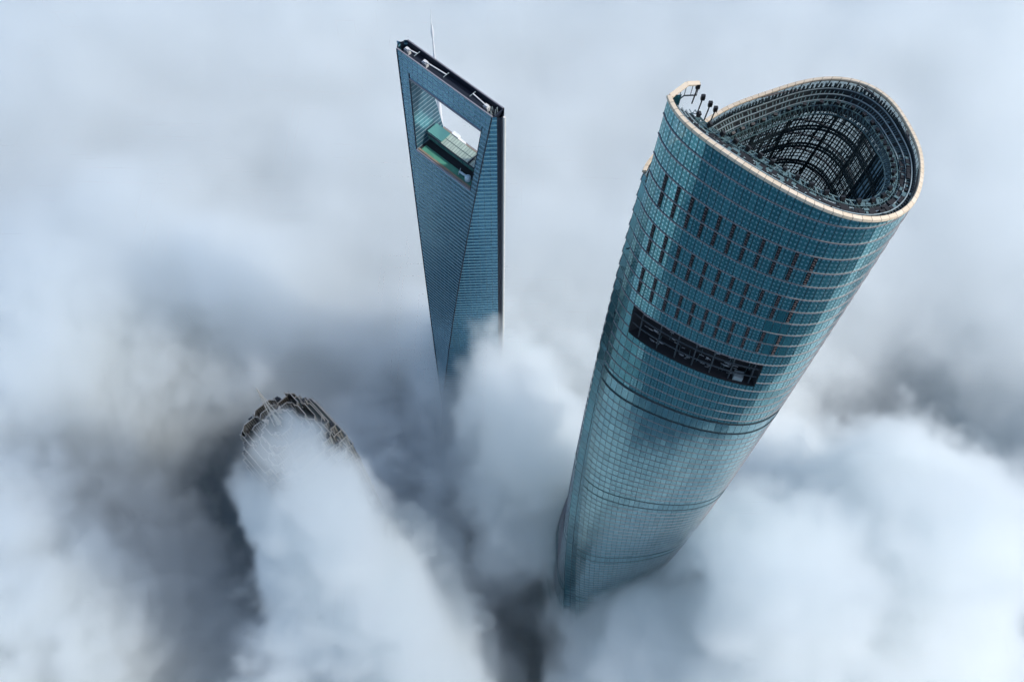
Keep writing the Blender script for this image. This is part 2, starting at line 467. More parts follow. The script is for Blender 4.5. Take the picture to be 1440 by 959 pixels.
FB0, FB1 = FR0, 0.992
ps = MB()                                     # posts under the coping: pale gaps show between them
for i in range(2, NP):
    for q in (0.25, 0.75):
        f = (i + q) / NP
        ps.bar(sk(f, rimz(f), -1.2, -0.8), sk(f, rimz(f), -1.4, -3.4), 0.42, 0.3)
ps.build('rim_post', M['dark_steel'], tower)
wk = MB()
steps = [(-1.1, -2.6), (-2.2, -2.7), (-2.3, -3.7), (-3.4, -3.8), (-3.5, -4.8), (-4.6, -4.9), (-4.8, -6.0), (-6.4, -6.1), (-6.6, -7.2)]
sweep(wk, steps, FB0, FB1, NP, closed=False, deep=True)
wk.build('terraced_walkway', M['deck_dark'], tower)
rl = MB()
for (o, h) in ((-2.2, -2.2), (-3.4, -3.3), (-4.6, -4.4)):
    sweep(rl, [(o - .13, h - .12), (o + .13, h - .12), (o + .13, h + .12), (o - .13, h + .12)], FB0, FB1, NP * 2, deep=True)
rl.build('guard_rail', M['rail'], tower)
eq = MB()                                      # plant along the walkways
for i in range(150):
    f = random.uniform(0.55, 0.97); o = random.choice((-2.9, -4.1)); h = -3.4 if o > -3.5 else -4.5
    h *= hs(f); o *= KO; p = sk(f, rimz(f), o, h); t = (sk(f + .002, rimz(f + .002), o, h) - p).normalized(); nn = t.cross(Vector((0, 0, 1)))
    eq.box(p, t * random.uniform(.3, .9), nn * random.uniform(.25, .5), Vector((0, 0, random.uniform(.25, .6))), random.choice((0, 0, 0, 1)))
eq.build('walkway_equipment', [M['slab_dark'], M['grey_steel']], tower)
rb = MB()                                      # radial ribs and clutter over the terraces
for i in range(4, NP * 2 - 2):
    f = i / (NP * 2); k = hs(f); z = rimz(f)
    for (o0, h0), (o1, h1) in (((-1.15, -2.5), (-3.4, -3.3)), ((-3.5, -3.7), (-6.4, -5.6))):
        if random.random() < .8: rb.bar(sk(f, z, o0 * KO, h0 * k), sk(f, z, o1 * KO, h1 * k), 0.13)
    if random.random() < .5:
        o = random.choice((-1.7, -2.9, -4.1, -5.6)); h = {-1.7: -2.5, -2.9: -3.5, -4.1: -4.6, -5.6: -5.7}[o]
        p = sk(f, z, o * KO, h * k); rb.box(p, Vector((random.uniform(.15, .4), 0, 0)), Vector((0, random.uniform(.15, .4), 0)), Vector((0, 0, random.uniform(.15, .5))), random.choice((0, 1, 1)))
rb.build('walkway_bracket', [M['grey_steel'], M['slab_dark']], tower)
tr = MB()                                      # ring truss inside the terraces
NT = 120
for i in range(NT):
    fa = FB0 + (FB1 - FB0) * i / NT; fb = FB0 + (FB1 - FB0) * (i + 1) / NT
    q = lambda f, o, h: sk(f, rimz(f), o * KO, h * hs(f))
    j = lambda: random.uniform(-.35, .35)
    for (o0, h0), (o1, h1) in (((-5.2, -6.0), (-5.3 + j(), -4.0 + j())), ((-6.5, -6.1), (-6.9 + j(), -4.5 + j())), ((-5.4, -4.2), (-6.9, -4.6 + j())), ((-6.9, -4.6), (-8.0, -7.0))):
        tr.bar(q(fa, o0, h0), q(fa, o1, h1), 0.12)
    tr.bar(q(fa, -5.2, -6.0), q(fb, -6.9, -4.6), 0.11)
    tr.bar(q(fa, -6.9, -4.6), q(fb, -8.0, -7.0), 0.11)
    tr.bar(q(fa, -6.9, -4.6), q(fb, -6.9, -4.6), 0.14)
    tr.bar(q(fa, -5.4, -4.2), q(fb, -5.4, -4.2), 0.12)
    tr.bar(q(fa, -8.0, -7.0), q(fb, -8.0, -7.0), 0.22)
    if random.random() < 0.55:
        p = q(fa, -6.0, -5.5); tr.box(p, Vector((random.uniform(.2, .6), 0, 0)), Vector((0, random.uniform(.2, .6), 0)), Vector((0, 0, random.uniform(.2, .7))))
tr.build('ring_truss', M['grey_steel'], tower)
# small black floodlights on the ring
NL = 44
for k in range(NL):
    f = 0.04 + 0.94 * k / (NL - 1)
    fl_ = MB(); p = sk(f, rimz(f), -6.6 * KO, -3.6 * hs(f))
    out = (sk(f, rimz(f), 0, 0) - sk(f, rimz(f), -5, 0)).normalized(); t = out.cross(Vector((0, 0, 1)))
    fl_.box(p, t * 0.42, (out + Vector((0, 0, .4))).normalized() * 0.3, Vector((0, 0, 0.42)) - out * .15)
    fl_.bar(p + Vector((0, 0, -.4)), p + Vector((0, 0, -1.3)), 0.12)
    fl_.build('floodlight', M['lamp_black'], tower)
for k, (x, y, z) in enumerate(((34.6, 117.6, 631.2), (36.4, 118.2, 627.5), (38.6, 119.3, 624.5), (40.6, 121.2, 621.0))):
    fl_ = MB(); fl_.box((x, y, z), (0.4, 0, 0), (0, 0.32, 0), (0, 0, 0.6)); fl_.bar((x, y, z - .6), (x - .2, y + .1, z - 5.0), 0.2)
    fl_.build('floodlight', M['lamp_black'], tower)
# lattice bowl: posts and hoops inside the glass, open to the light on the far side
ZB = 548.0
def bowl(f, s):
    """s = 0 at the ring truss, 1 at the bottom"""
    zr = rimz(f) - 7.0 * hs(f); z = zr + (ZB - zr) * s
    return sk(f, z, -7.2 * KO - 4.8 * s ** 1.6)
la = MB()
for k in range(192):
    f = k / 192 + 0.004
    wdt = 0.5 if k % 12 == 0 else (0.26 if k % 3 == 0 else 0.14)
    N_ = 10
    if 0.50 < f < 0.66 and k % 3: continue
    for s_ in range(N_):
        la.bar(bowl(f, s_ / N_), bowl(f, (s_ + 1) / N_), wdt)
for s_ in range(1, 46):
    w_ = 0.42 if s_ % 5 == 0 else 0.17
    for k in range(96):
        if 47 < k < 63 and s_ % 5: continue
        a, b = bowl(k / 96 + .004, s_ / 45), bowl((k + 1) / 96 + .004, s_ / 45)
        la.bar(a, b, w_)
        if s_ % 5 == 0:
            d = Vector((0, 0, 0.9)); la.bar(a + d, b + d, 0.28)
for k in range(0, 96):
    if 42 < k < 62: continue
    for s_ in range(0, 6):
        if random.random() < 0.2:
            a, b = (k, s_), (k + random.choice((2, 3, -2)), s_ + 1)
            la.bar(bowl(a[0] / 96 + .004, a[1] / 6), bowl(b[0] / 96 + .004, b[1] / 6), 0.26)
        if random.random() < 0.3:
            c0 = bowl(k / 96 + .004, (s_ + .5) / 6); o_ = (sk(k/96 + .004, c0.z) - c0) * .9
            la.bar(c0, c0 + o_, 0.3)
la.build('crown_lattice', M['dark_steel'], tower)
bl = MB()                                      # blue inner cladding at the right-hand end and the near half
for k in range(int(.45 * 96), 95):
    for s_ in range(12):
        if k < 48 and s_ < 4: continue
        a, b = k / 96, (k + 1) / 96
        P = lambda f, s: bowl(f, s) + (sk(f, bowl(f, s).z) - bowl(f, s)).normalized() * 0.5
        bl.face([P(a, s_ / 12), P(b, s_ / 12), P(b, (s_ + 1) / 12), P(a, (s_ + 1) / 12)], [(k*2, s_), (k*2+2, s_), (k*2+2, s_+1), (k*2, s_+1)])
bl.build('inner_cladding', M['clad_blue'], tower)
fl = MB()
ring = [bowl(k / 96, 1.0) for k in range(96)]
fl.face([(p.x, p.y, ZB - .05) for p in ring][::-1])
outer = [sk(k / 96, ZB, -0.6 if k > 3 else -3.4) for k in range(96)]
for k in range(96):
    j = (k + 1) % 96
    fl.face([(outer[j].x, outer[j].y, ZB - .05), (outer[k].x, outer[k].y, ZB - .05), (ring[k].x, ring[k].y, ZB - .05), (ring[j].x, ring[j].y, ZB - .05)])
fl.build('crown_floor', M['slab_dark'], tower)
adopt(tower)

# ================================================================== the slab-topped tower with the opening
SC = Vector((-28.75, 250.5, 0)); EV = Vector((.757, -.654, 0)).normalized(); NV = Vector((-EV.y * -1, 0, 0))
NV = Vector((-.654, -.757, 0)).normalized()
HD = 30.6                                       # half of the plan's diagonal
STOP = 492.0
def sof(z):
    u = STOP - z
    return min(HD - 0.01, 3.4 + .112 * u - .000075 * u * u) if u < 745 else HD
def sp_(e, n, z): return SC + EV * e + NV * n + Vector((0, 0, z))
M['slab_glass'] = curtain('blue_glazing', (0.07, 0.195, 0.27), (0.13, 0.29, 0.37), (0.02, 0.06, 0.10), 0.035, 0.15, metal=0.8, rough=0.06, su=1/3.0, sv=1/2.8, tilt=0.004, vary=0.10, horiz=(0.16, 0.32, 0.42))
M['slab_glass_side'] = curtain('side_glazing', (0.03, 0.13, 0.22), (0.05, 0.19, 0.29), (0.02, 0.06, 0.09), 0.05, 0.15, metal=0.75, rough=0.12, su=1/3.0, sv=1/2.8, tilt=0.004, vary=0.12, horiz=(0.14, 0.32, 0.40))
M['reveal'] = curtain('reveal_glazing', (0.03, 0.10, 0.15), (0.045, 0.14, 0.19), (0.03, 0.08, 0.12), 0.04, 0.07, metal=0.3, rough=0.35, su=1/3.0, sv=1/2.3, horiz=(0.34, 0.44, 0.48))
M['groove'] = plain('dark_groove', (0.008, 0.015, 0.03), 0.7)
M['sunlit_edge'] = plain('sunlit_edge', (0.72, 0.70, 0.64), 0.4)  # sunlight on the east face, put into a pale colour
M['trim_grey'] = plain('grey_trim', (0.22, 0.22, 0.25), 0.5)
M['lawn'] = plain('green_membrane', (0.08, 0.29, 0.20), 0.7, 0, 0.4, 0.3)
M['tan'] = plain('tan_kerb', (0.24, 0.19, 0.14), 0.8)
M['roof_glass'] = curtain('pale_roof_glazing', (0.34, 0.44, 0.38), (0.46, 0.54, 0.46), (0.06, 0.10, 0.10), 0.06, 0.06, metal=0.0, rough=0.25, su=1/1.4, sv=1/2.6, tilt=0.0, vary=0.25)
M['bridge_glass'] = curtain('green_glass_wall', (0.10, 0.28, 0.26), (0.14, 0.36, 0.32), (0.04, 0.09, 0.09), 0.10, 0.07, metal=0.4, rough=0.2, su=1/1.5, sv=1/3.2, tilt=0.0)
slab = thing('aperture_skyscraper', (SC.x, SC.y, 0), 'blue glass tower tapering to a narrow slanting top with a large trapezoid opening', 'skyscraper')
HZ0, HZ1 = 441.0, 481.2                          # opening: bottom and top
def hl(z): t = (z - HZ0) / (HZ1 - HZ0); return -16.0 - 3.6 * t
def hr(z): t = (z - HZ0) / (HZ1 - HZ0); return 18.0 + 4.0 * t
zl = sorted({STOP, HZ0, HZ1, 0.0} | {STOP - 4.2 * i for i in range(1, 117)} | {187.0}, reverse=True)
front, rear, side = MB(), MB(), MB()
for zt, zb in zip(zl, zl[1:]):
    st, sb = sof(zt), sof(zb)
    et, eb = HD - st, HD - sb
    for mb, sg in ((front, 1), (rear, -1)):
        if eb < 0.05 and et < 0.05: continue
        hole = zb >= HZ0 - .01 and zt <= HZ1 + .01
        spans = [((-et, -eb), (et, eb))]
        if hole: spans = [((-et, -eb), (hl(zt), hl(zb))), ((hr(zt), hr(zb)), (et, eb))]
        for (a_t, a_b), (b_t, b_b) in spans:
            pts = [sp_(a_b, sg*sb, zb), sp_(b_b, sg*sb, zb), sp_(b_t, sg*st, zt), sp_(a_t, sg*st, zt)]
            uv = [(a_b, zb), (b_b, zb), (b_t, zt), (a_t, zt)]
            if sg < 0: pts.reverse(); uv.reverse()
            mb.face(pts, uv)
    for se in (1, -1):
        for sn in (1, -1):
            # flat sides run from the sharp corner to the edge of the curved face
            G = 2.0
            c_ = lambda n, z: sp_(se * (HD - n), sn * n, z)
            pts = [c_(G, zb), c_(sb, zb), c_(st, zt), c_(G, zt)]
            q2 = 2 ** .5
            uv = [(0, zb), (q2*(sb-G), zb), (q2*(st-G), zt), (0, zt)]
            if se * sn > 0: pts.reverse(); uv.reverse()
            side.face(pts, uv)
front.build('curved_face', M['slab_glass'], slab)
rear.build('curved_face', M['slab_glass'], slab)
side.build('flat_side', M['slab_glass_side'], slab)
for se in (1, -1):
    g = MB(); k = MB()
    G = 2.0
    pl = [sp_(se*(HD-G), G, 0), sp_(se*(HD-1.0), 0.45, 0), sp_(se*(HD-1.0), -0.45, 0), sp_(se*(HD-G), -G, 0)]
    for a, b in zip(pl, pl[1:]):
        zz = Vector((0, 0, STOP - .6)); g.face([a, b, b + zz, a + zz])
    g.build('corner_groove', M['groove'], slab)
    q = [sp_(se*(HD-1.2), 0.6, 0), sp_(se*(HD+0.25), 0.0, 0), sp_(se*(HD-1.2), -0.6, 0)]
    if se > 0: q.reverse()
    k.prism([(p.x, p.y) for p in (q if True else q)], 0, STOP - .4)
    if se > 0:
        k = MB(); k.tube(sp_(HD + .25, 0, 0), sp_(HD + .25, 0, STOP + .2), .5, .5, 14)  # pale tube added to stand for the sunlit east face
        k.build('corner_edge', M['sunlit_edge'], slab, True)
    else: k.build('corner_edge', M['slab_glass_side'], slab)
# seams between curved and flat faces
sm = MB()
for sg in (1, -1):
    for se in (1, -1):
        for zt, zb in zip(zl, zl[1:]):
            a, b = sp_(se*(HD - sof(zb)), sg*sof(zb), zb), sp_(se*(HD - sof(zt)), sg*sof(zt), zt)
            sm.bar(a + NV*sg*.05, b + NV*sg*.05, 0.5, 0.3, n=NV)
sm.build('face_seam', M['groove'], slab)
# dark groove on the left of the opening
for fn, dx_, w_ in ((hl, -.3, .7), (hr, .2, .25)):
    gv = MB()
    for zt, zb in zip(zl, zl[1:]):
        if zb < HZ0 - 1 or zt > HZ1 + 3: continue
        gv.bar(sp_(fn(zb) + dx_, sof(zb) + .02, zb), sp_(fn(zt) + dx_, sof(zt) + .02, zt), w_, 0.25, n=NV)
    gv.build('opening_edge', M['groove'], slab)
for sg in (1, -1):
    for z_, dz in ((HZ1, -.2), (HZ0, .2)):
        hz = MB(); hz.bar(sp_(hl(z_), sg*sof(z_), z_ + dz), sp_(hr(z_), sg*sof(z_), z_ + dz), 0.9, 0.8)
        hz.build('opening_trim', M['trim_grey'], slab)
# walls, ceiling and floor of the opening
hlv = [z for z in zl if HZ0 - .01 <= z <= HZ1 + .01]
for fn, fl_ in ((hl, 0), (hr, 1)):
    rv = MB()
    for zt, zb in zip(hlv, hlv[1:]):
        sbt, stt = sof(zb), sof(zt)
        pts = [sp_(fn(zb), sbt, zb), sp_(fn(zb), -sbt, zb), sp_(fn(zt), -stt, zt), sp_(fn(zt), stt, zt)]
        uv = [(0, zb), (2*sbt, zb), (2*stt, zt), (0, zt)]
        if fl_: pts.reverse(); uv.reverse()
        rv.face(pts, uv)
    rv.build('opening_side_wall', M['reveal'], slab)
cl = MB(); s1 = sof(HZ1)
cl.face([sp_(hl(HZ1), -s1, HZ1), sp_(hr(HZ1), -s1, HZ1), sp_(hr(HZ1), s1, HZ1), sp_(hl(HZ1), s1, HZ1)][::-1])
cl.build('opening_soffit', M['trim_grey'], slab)
fl0 = MB(); s0 = sof(HZ0)
fl0.face([sp_(hl(HZ0), s0, HZ0), sp_(hr(HZ0), s0, HZ0), sp_(hr(HZ0), -s0, HZ0), sp_(hl(HZ0), -s0, HZ0)])
fl0.build('opening_floor', M['deck_dark'], slab)
def ebox(mb, e0, e1, n0, n1, z0, z1, mi=0):
    mb.box(sp_((e0+e1)/2, (n0+n1)/2, (z0+z1)/2), EV*((e1-e0)/2), NV*((n1-n0)/2), Vector((0, 0, (z1-z0)/2)), mi)
for n0_, n1_ in ((7.7, 8.7), (-8.6, -8.0)):
    kb = MB(); ebox(kb, -15.5, 17.6, n0_, n1_, HZ0 + .02, HZ0 + 1.0); kb.build('deck_kerb', M['tan'], slab)
lw = MB(); ebox(lw, -14.5, 16.5, 4.3, 7.6, HZ0 + .02, HZ0 + .35)
lw.build('green_deck', M['lawn'], slab)
br = MB()
e0, e1, n0, n1, z0, z1 = -15.6, 17.4, -4.6, 1.6, HZ0 + 2.0, HZ0 + 6.2
def eq_(mb, P, uv, mi): mb.face([sp_(*p) for p in P], uv, mi)
eq_(br, [(e0,n1,z0),(e1,n1,z0),(e1,n1+.5,z1),(e0,n1+.5,z1)], [(e0,0),(e1,0),(e1,z1-z0),(e0,z1-z0)], 0)
eq_(br, [(e1,n0,z0),(e0,n0,z0),(e0,n0,z1),(e1,n0,z1)], [(e0,0),(e1,0),(e1,z1-z0),(e0,z1-z0)], 0)
eq_(br, [(e0,n1+.5,z1),(e1,n1+.5,z1),(e1,n0,z1+.9),(e0,n0,z1+.9)], [(e0,0),(e1,0),(e1,5.2),(e0,5.2)], 1)
eq_(br, [(e0,n0,z0),(e1,n0,z0),(e1,n1,z0),(e0,n1,z0)], None, 0)
eq_(br, [(e0,n0,z1),(e0,n0,z1+.9),(e0,n1+.5,z1),(e0,n1,z0),(e0,n0,z0)], None, 0)
bro = br.build('observation_bridge', [M['bridge_glass'], M['roof_glass']], slab)
ba = MB(); ebox(ba, e0, e0 + 9, n0 + .2, n1 + .1, z1 + .55, z1 + 1.15); ba.build('green_roof_panel', M['bridge_glass'], slab)
bb = MB(); ebox(bb, 10.6, 11.0, n0, n1 + .6, z1 + .1, z1 + 1.25); ebox(bb, e0, e1, n1 + .5, n1 + .8, z1 - .2, z1 + .2); bb.build('bridge_beam', M['groove'], slab)
uu = MB(); ebox(uu, -6.5, -2.5, -6.8, -4.9, HZ0 + .1, HZ0 + 7.2); uu.build('plant_box', M['white'], slab)
uu = MB(); ebox(uu, -2.3, 1.0, -6.6, -5.4, HZ0 + .1, HZ0 + 5.6); uu.build('plant_box', M['white'], slab)
gb = MB(); ebox(gb, 8.6, 11.0, 4.6, 6.2, HZ0 + .36, HZ0 + 1.5); gb.build('green_tank', M['bridge_glass'], slab)
# roof gutter between the two parapets
rg = MB(); rt = sof(STOP)
rg.face([sp_(-HD+rt, rt-.5, STOP-3.2), sp_(HD-rt, rt-.5, STOP-3.2), sp_(HD-rt, -rt+.5, STOP-3.2), sp_(-HD+rt, -rt+.5, STOP-3.2)])
ebox(rg, -HD+rt+.1, HD-rt, -rt+.45, -rt+.7, STOP-3.4, STOP-.02); ebox(rg, -HD+rt+.1, HD-rt, rt-.7, rt-.45, STOP-3.4, STOP-.02)
ebox(rg, HD-rt-.1, HD-rt+.3, -rt+.5, rt-.5, STOP-3.4, STOP-.3); 
rg.build('roof_gutter', M['groove'], slab)
for sg in (1, -1):
    pr = MB(); pr.bar(sp_(-HD+rt, sg*(rt-.2), STOP+.15), sp_(HD-rt, sg*(rt-.2), STOP+.15), 0.5, 0.3)
    pr.build('roof_parapet', M['trim_grey'], slab)
cb = MB()
for k in range(16):
    e = 23.0 + random.uniform(0, 4); n = random.uniform(-2, 2)
    cb.bar(sp_(e, n, STOP - 3), sp_(e + random.uniform(-1, 1), n + random.uniform(-1, 1), STOP - random.uniform(-.2, 1.2)), 0.25)
cb.build('roof_pipework', M['rail'], slab)
adopt(slab)
M['crane_grey'] = plain('crane_paint', (0.56, 0.58, 0.58), 0.5)
# window-cleaning cranes that travel along the roof gutter and the deck
for e, L, lab in ((-24.5, 5.5, 'white window-cleaning crane parked at the far upper end of the slanting blue tower roof'),
                  (-14.0, 12.0, 'white window-cleaning crane with the longest boom on the blue tower roof'),
                  (21.0, -8.0, 'white window-cleaning crane near the lower right corner of the blue tower roof')):
    base = sp_(e, 0, STOP - 3.2)
    cn = thing('cleaning_crane', base, lab, 'crane', 'cranes on the roof of the blue tower')
    k = MB(); ebox(k, e - 1.2, e + 1.2, -.9, .9, STOP - 3.2, STOP - .9); ebox(k, e - .7, e + .9, -.6, .6, STOP - .9, STOP - .2); k.build('cab', M['crane_grey'], cn)
    k = MB(); k.bar(sp_(e, 0.2, STOP - .4), sp_(e + L, -.5, STOP - .1), 0.42, 0.4); k.build('boom', M['crane_grey'], cn)
    k = MB(); k.bar(sp_(e + L, -2.0, STOP - .1), sp_(e + L, 1.4, STOP - .1), 0.22); k.build('crossbar', M['rail'], cn)
    adopt(cn)
dc = sp_(13.6, 5.6, HZ0 + .36)
cn = thing('deck_crane', dc, 'pale blue domed crane standing on the green deck inside the tower opening', 'crane')
pb = plain('pale_blue_paint', (0.46, 0.62, 0.68), 0.5)
k = MB(); k.lathe(dc, [(1.5, 0), (1.55, 1.6), (1.35, 2.4), (0.8, 3.0), (0.05, 3.2)], 14); k.build('dome', pb, cn, True)
k = MB(); k.bar(dc + Vector((0, 0, 2.0)), sp_(8.4, 5.8, HZ0 + 2.2), 0.8, 0.6); k.build('boom', pb, cn)
k = MB(); k.bar(sp_(8.4, 6.5, HZ0 + .5), sp_(8.4, 4.8, HZ0 + 3.6), 0.3); k.build('crossbar', M['rail'], cn)
adopt(cn)

# ================================================================== the pagoda-like tower
JC = Vector((-97.5, 125.5, 0)); ja = R_(-45); JE = Vector((math.cos(ja), math.sin(ja), 0)); JN = Vector((-JE.y, JE.x, 0))
M['jm_wall'] = curtain('ribbed_grey_facade', (0.07, 0.065, 0.055), (0.14, 0.12, 0.095), (0.40, 0.36, 0.28), 0.16, 0.0, metal=0.25, rough=0.35, su=1/1.2, sv=1/3.6, tilt=0.0, vary=0.5)
M['jm_roof'] = plain('grey_green_roof', (0.075, 0.095, 0.09), 0.7, 0, 0.45, 0.5)
M['jm_edge'] = plain('pale_edge', (0.50, 0.47, 0.41), 0.4)
M['jm_dark'] = plain('jm_dark_metal', (0.03, 0.035, 0.04), 0.5)
jm = thing('pagoda_skyscraper', (JC.x, JC.y, 0), 'stepped grey tower top with pale zigzag ledges and a needle spire, half sunk in cloud', 'skyscraper')
def jp(a, b, z=0.0): p = JC + JE * a + JN * b; return Vector((p.x, p.y, z))
def plan(s):
    """square with folded, notched corners and a projecting middle bay on each side"""
    q = []
    for k in range(4):
        c, d = math.cos(k*PI/2), math.sin(k*PI/2)
        for (x, y) in ((s, -.46*s), (s, .46*s), (s*.84, .46*s), (s*.84, .66*s), (s*.66, .66*s), (s*.66, .84*s), (s*.46, .84*s)):
            q.append((x*c - y*d, x*d + y*c))
    return [jp(a, b) for a, b in q]
tiers = [(0, 300, 22.5), (300, 350, 22.5), (350, 370, 22), (370, 382, 21.2), (382, 391, 20.2), (391, 398.5, 18.8), (398.5, 404.5, 16.8), (404.5, 412, 8.0), (412, 419, 5.2)]
for (z0, z1, s) in tiers:
    t = MB(); P = plan(s)
    t.prism([(p.x, p.y) for p in P], z0, z1, 0, 1)
    o = t.build('tier', [M['jm_wall'], M['jm_roof']], jm)
    e = MB(); Q = plan(s + .35)
    for a, b in zip(Q, Q[1:] + Q[:1]):
        e.bar(Vector((a.x, a.y, z1 + .55)), Vector((b.x, b.y, z1 + .55)), 0.28, 0.35)
        n_ = int((b - a).length / 1.6)
        for i in range(n_): 
            p = a.lerp(b, (i + .5) / n_); e.bar(Vector((p.x, p.y, z1 - 1.0)), Vector((p.x, p.y, z1 + .5)), 0.16)
    e.build('ledge_rail', M['jm_edge'], o)
    if s < 20 and s > 9:
        for k in range(4):
            for q in (-.42, .42):
                w_ = MB()
                a = (k * PI / 2); x, y = s*.93, q*s
                c = jp(x*math.cos(a) - y*math.sin(a), x*math.sin(a) + y*math.cos(a), z1 + .9)
                w_.box(c, JE * 0.9, JN * 0.9, Vector((0, 0, .9)))
                w_.tube(c + Vector((0, 0, .85)), c + Vector((0, 0, 2.4)), .3, .1, 6)
                w_.build('roof_housing', M['jm_dark'], o)
for a_, b_, h_ in ((15.5, 9.0, 9), (16.5, -6.0, 7), (7.0, 16.0, 10), (-5.0, 15.5, 8), (12.5, 12.0, 12), (-14.5, 3.0, 8), (-12.0, -11.5, 9), (18.0, 3.0, 6)):
    q_ = MB(); p_ = jp(a_, b_, 404.4); q_.tube(p_, p_ + Vector((0, 0, h_)), .32, .1, 8); q_.bar(p_ + Vector((-1.0, 0, h_ * .55)), p_ + Vector((1.0, 0, h_ * .55)), .2)
    q_.build('roof_mast', M['jm_edge'], jm)
# upright folded screens that crown the upper tiers
M['jm_fin'] = curtain('ribbed_screen', (0.05, 0.05, 0.045), (0.10, 0.09, 0.075), (0.44, 0.40, 0.32), 0.2, 0.0, metal=0.3, rough=0.3, su=1/0.9, sv=1/3.0, tilt=0.0, vary=0.4)
for (z1, s_, hh) in ((382, 20.4, 3.4), (391, 19.2, 4.4), (398.5, 17.4, 5.0), (404.5, 15.0, 6.0), (404.5, 11.6, 7.5)):
    for k in range(4):
        c, d = math.cos(k*PI/2), math.sin(k*PI/2)
        for q in (-.56, 0.0, .56):
            h_ = hh * random.uniform(.45, 1.5); wd = s_ * (.25 if q == 0 else .19); x0 = s_ * (.95 if q == 0 else .83)
            e0_ = random.choice((1.0, 1.8)); e1_ = random.choice((1.0, 1.8))
            P = [(x0 - e0_, q*s_ - wd - e0_), (x0, q*s_ - wd), (x0, q*s_ + wd), (x0 - e1_, q*s_ + wd + e1_)]
            P = [jp(x*c - y*d, x*d + y*c) for x, y in P]
            sc_ = MB(); u = 0
            for a_, b_ in zip(P, P[1:]):
                n_ = (b_ - a_).cross(Vector((0, 0, 1))).normalized() * .3; L = (b_ - a_).length
                za = Vector((0, 0, z1 + .02)); zt = Vector((0, 0, z1 + h_))
                sc_.face([a_ + za, b_ + za, b_ + zt, a_ + zt], [(u, 0), (u + L, 0), (u + L, h_), (u, h_)])
                sc_.face([b_ + za - n_, a_ + za - n_, a_ + zt - n_, b_ + zt - n_], [(u, 0), (u + L, 0), (u + L, h_), (u, h_)])
                sc_.bar(a_ + zt - n_ * .5, b_ + zt - n_ * .5, .3, .25, mi=1); u += L
            for e_ in (P[0], P[-1]): sc_.bar(e_ + Vector((0, 0, z1)), e_ + Vector((0, 0, z1 + h_ + random.uniform(.4, 2.6))), .26, mi=1)
            sc_.build('folded_screen', [M['jm_fin'], M['jm_edge']], jm)
for k in range(4):
    cr_ = MB()
    a = k * PI / 2 + PI / 4
    d = JE * math.cos(a) + JN * math.sin(a); t = d.cross(Vector((0, 0, 1)))
    base = JC + d * 4.5 + Vector((0, 0, 418.9))
    for i in range(6):
        A, B = i / 6, (i + 1) / 6
        f_ = lambda q: base + d * (2.0 * q * q) + Vector((0, 0, 3.4 * q)); wq = lambda q: 1.3 * (1 - q * .85)
        cr_.face([f_(A) - t*wq(A), f_(A) + t*wq(A), f_(B) + t*wq(B), f_(B) - t*wq(B)])
        cr_.face([f_(A) + t*wq(A) - d*.3, f_(A) - t*wq(A) - d*.3, f_(B) - t*wq(B) - d*.3, f_(B) + t*wq(B) - d*.3])
    cr_.build('crown_petal', M['jm_edge'], jm)
spm = MB()
for k in range(4):
    a = k * PI / 2; d = JE * math.cos(a) + JN * math.sin(a)
    spm.bar(JC + d * 2.2 + Vector((0, 0, 419.0)), JC + d * .16 + Vector((0, 0, 452)), 0.3)
spm.tube(JC + Vector((0, 0, 419.0)), JC + Vector((0, 0, 430)), 1.2, .35, 8)
for z, r in ((424, 1.75), (431, 1.3), (439, .85)):
    for k in range(4):
        a = k * PI / 2; d = JE * math.cos(a) + JN * math.sin(a); d2 = JE * math.cos(a + PI/2) + JN * math.sin(a + PI/2)
        spm.bar(JC + d * r + Vector((0, 0, z)), JC + d2 * r + Vector((0, 0, z)), 0.14)
spm.tube(JC + Vector((0, 0, 452)), JC + Vector((0, 0, 456)), .45, .12, 8)
spm.build('spire', M['jm_edge'], jm)
adopt(jm)

# ================================================================== the faint mast behind
M['mast'] = plain('pale_grey_paint', (0.66, 0.68, 0.70), 0.6)
mt = thing('broadcast_mast', (-54.5, 402, 0), 'faint thin grey mast rising from the fog just behind the tower with the opening', 'mast')
a = MB(); a.lathe((-54.5, 402, 0), [(3, 0), (2.2, 200), (1.4, 320), (.9, 346), (.7, 352)], 16); a.build('shaft', M['mast'], mt, True)
a = MB(); a.lathe((-54.5, 402, 0), [(.3, 366), (.8, 368), (1.0, 371), (.8, 374), (.4, 377)], 12); a.build('pod', M['mast'], mt, True)
a = MB(); a.tube((-54.5, 402, 350), (-54.5, 402, 368), .8, .4); a.tube((-54.5, 402, 376), (-54.5, 402, 389), .3, .1); a.build('antenna', M['mast'], mt)
adopt(mt)

# ================================================================== ground
def ground_mat():
    b = NB('city_ground')
    tc = b.n('ShaderNodeTexCoord')
    vo = b.n('ShaderNodeTexVoronoi'); vo.inputs['Scale'].default_value = 0.02; b.L(tc.outputs['Object'], vo.inputs['Vector'])
    nz = b.n('ShaderNodeTexNoise'); nz.inputs['Scale'].default_value = 0.01; nz.inputs['Detail'].default_value = 6; b.L(tc.outputs['Object'], nz.inputs['Vector'])
    c = b.mixc(vo.outputs['Color'], (0.02, 0.065, 0.105), (0.04, 0.08, 0.11))
    c = b.mixc(nz.outputs[0], c, (0.018, 0.07, 0.115))
    b.set(c, 0.9)
    return b.m
g = MB(); G_ = 14000; g.face([(-G_, -G_, 0), (G_, -G_, 0), (G_, G_, 0), (-G_, G_, 0)])
tag(g.build('ground', ground_mat()), kind='structure')
pz = MB(); pz.prism([(TX + 5 + 92*math.cos(a*PI/32)*1.0, TY + 84*math.sin(a*PI/32)) for a in range(64)], 0.0, 0.15)
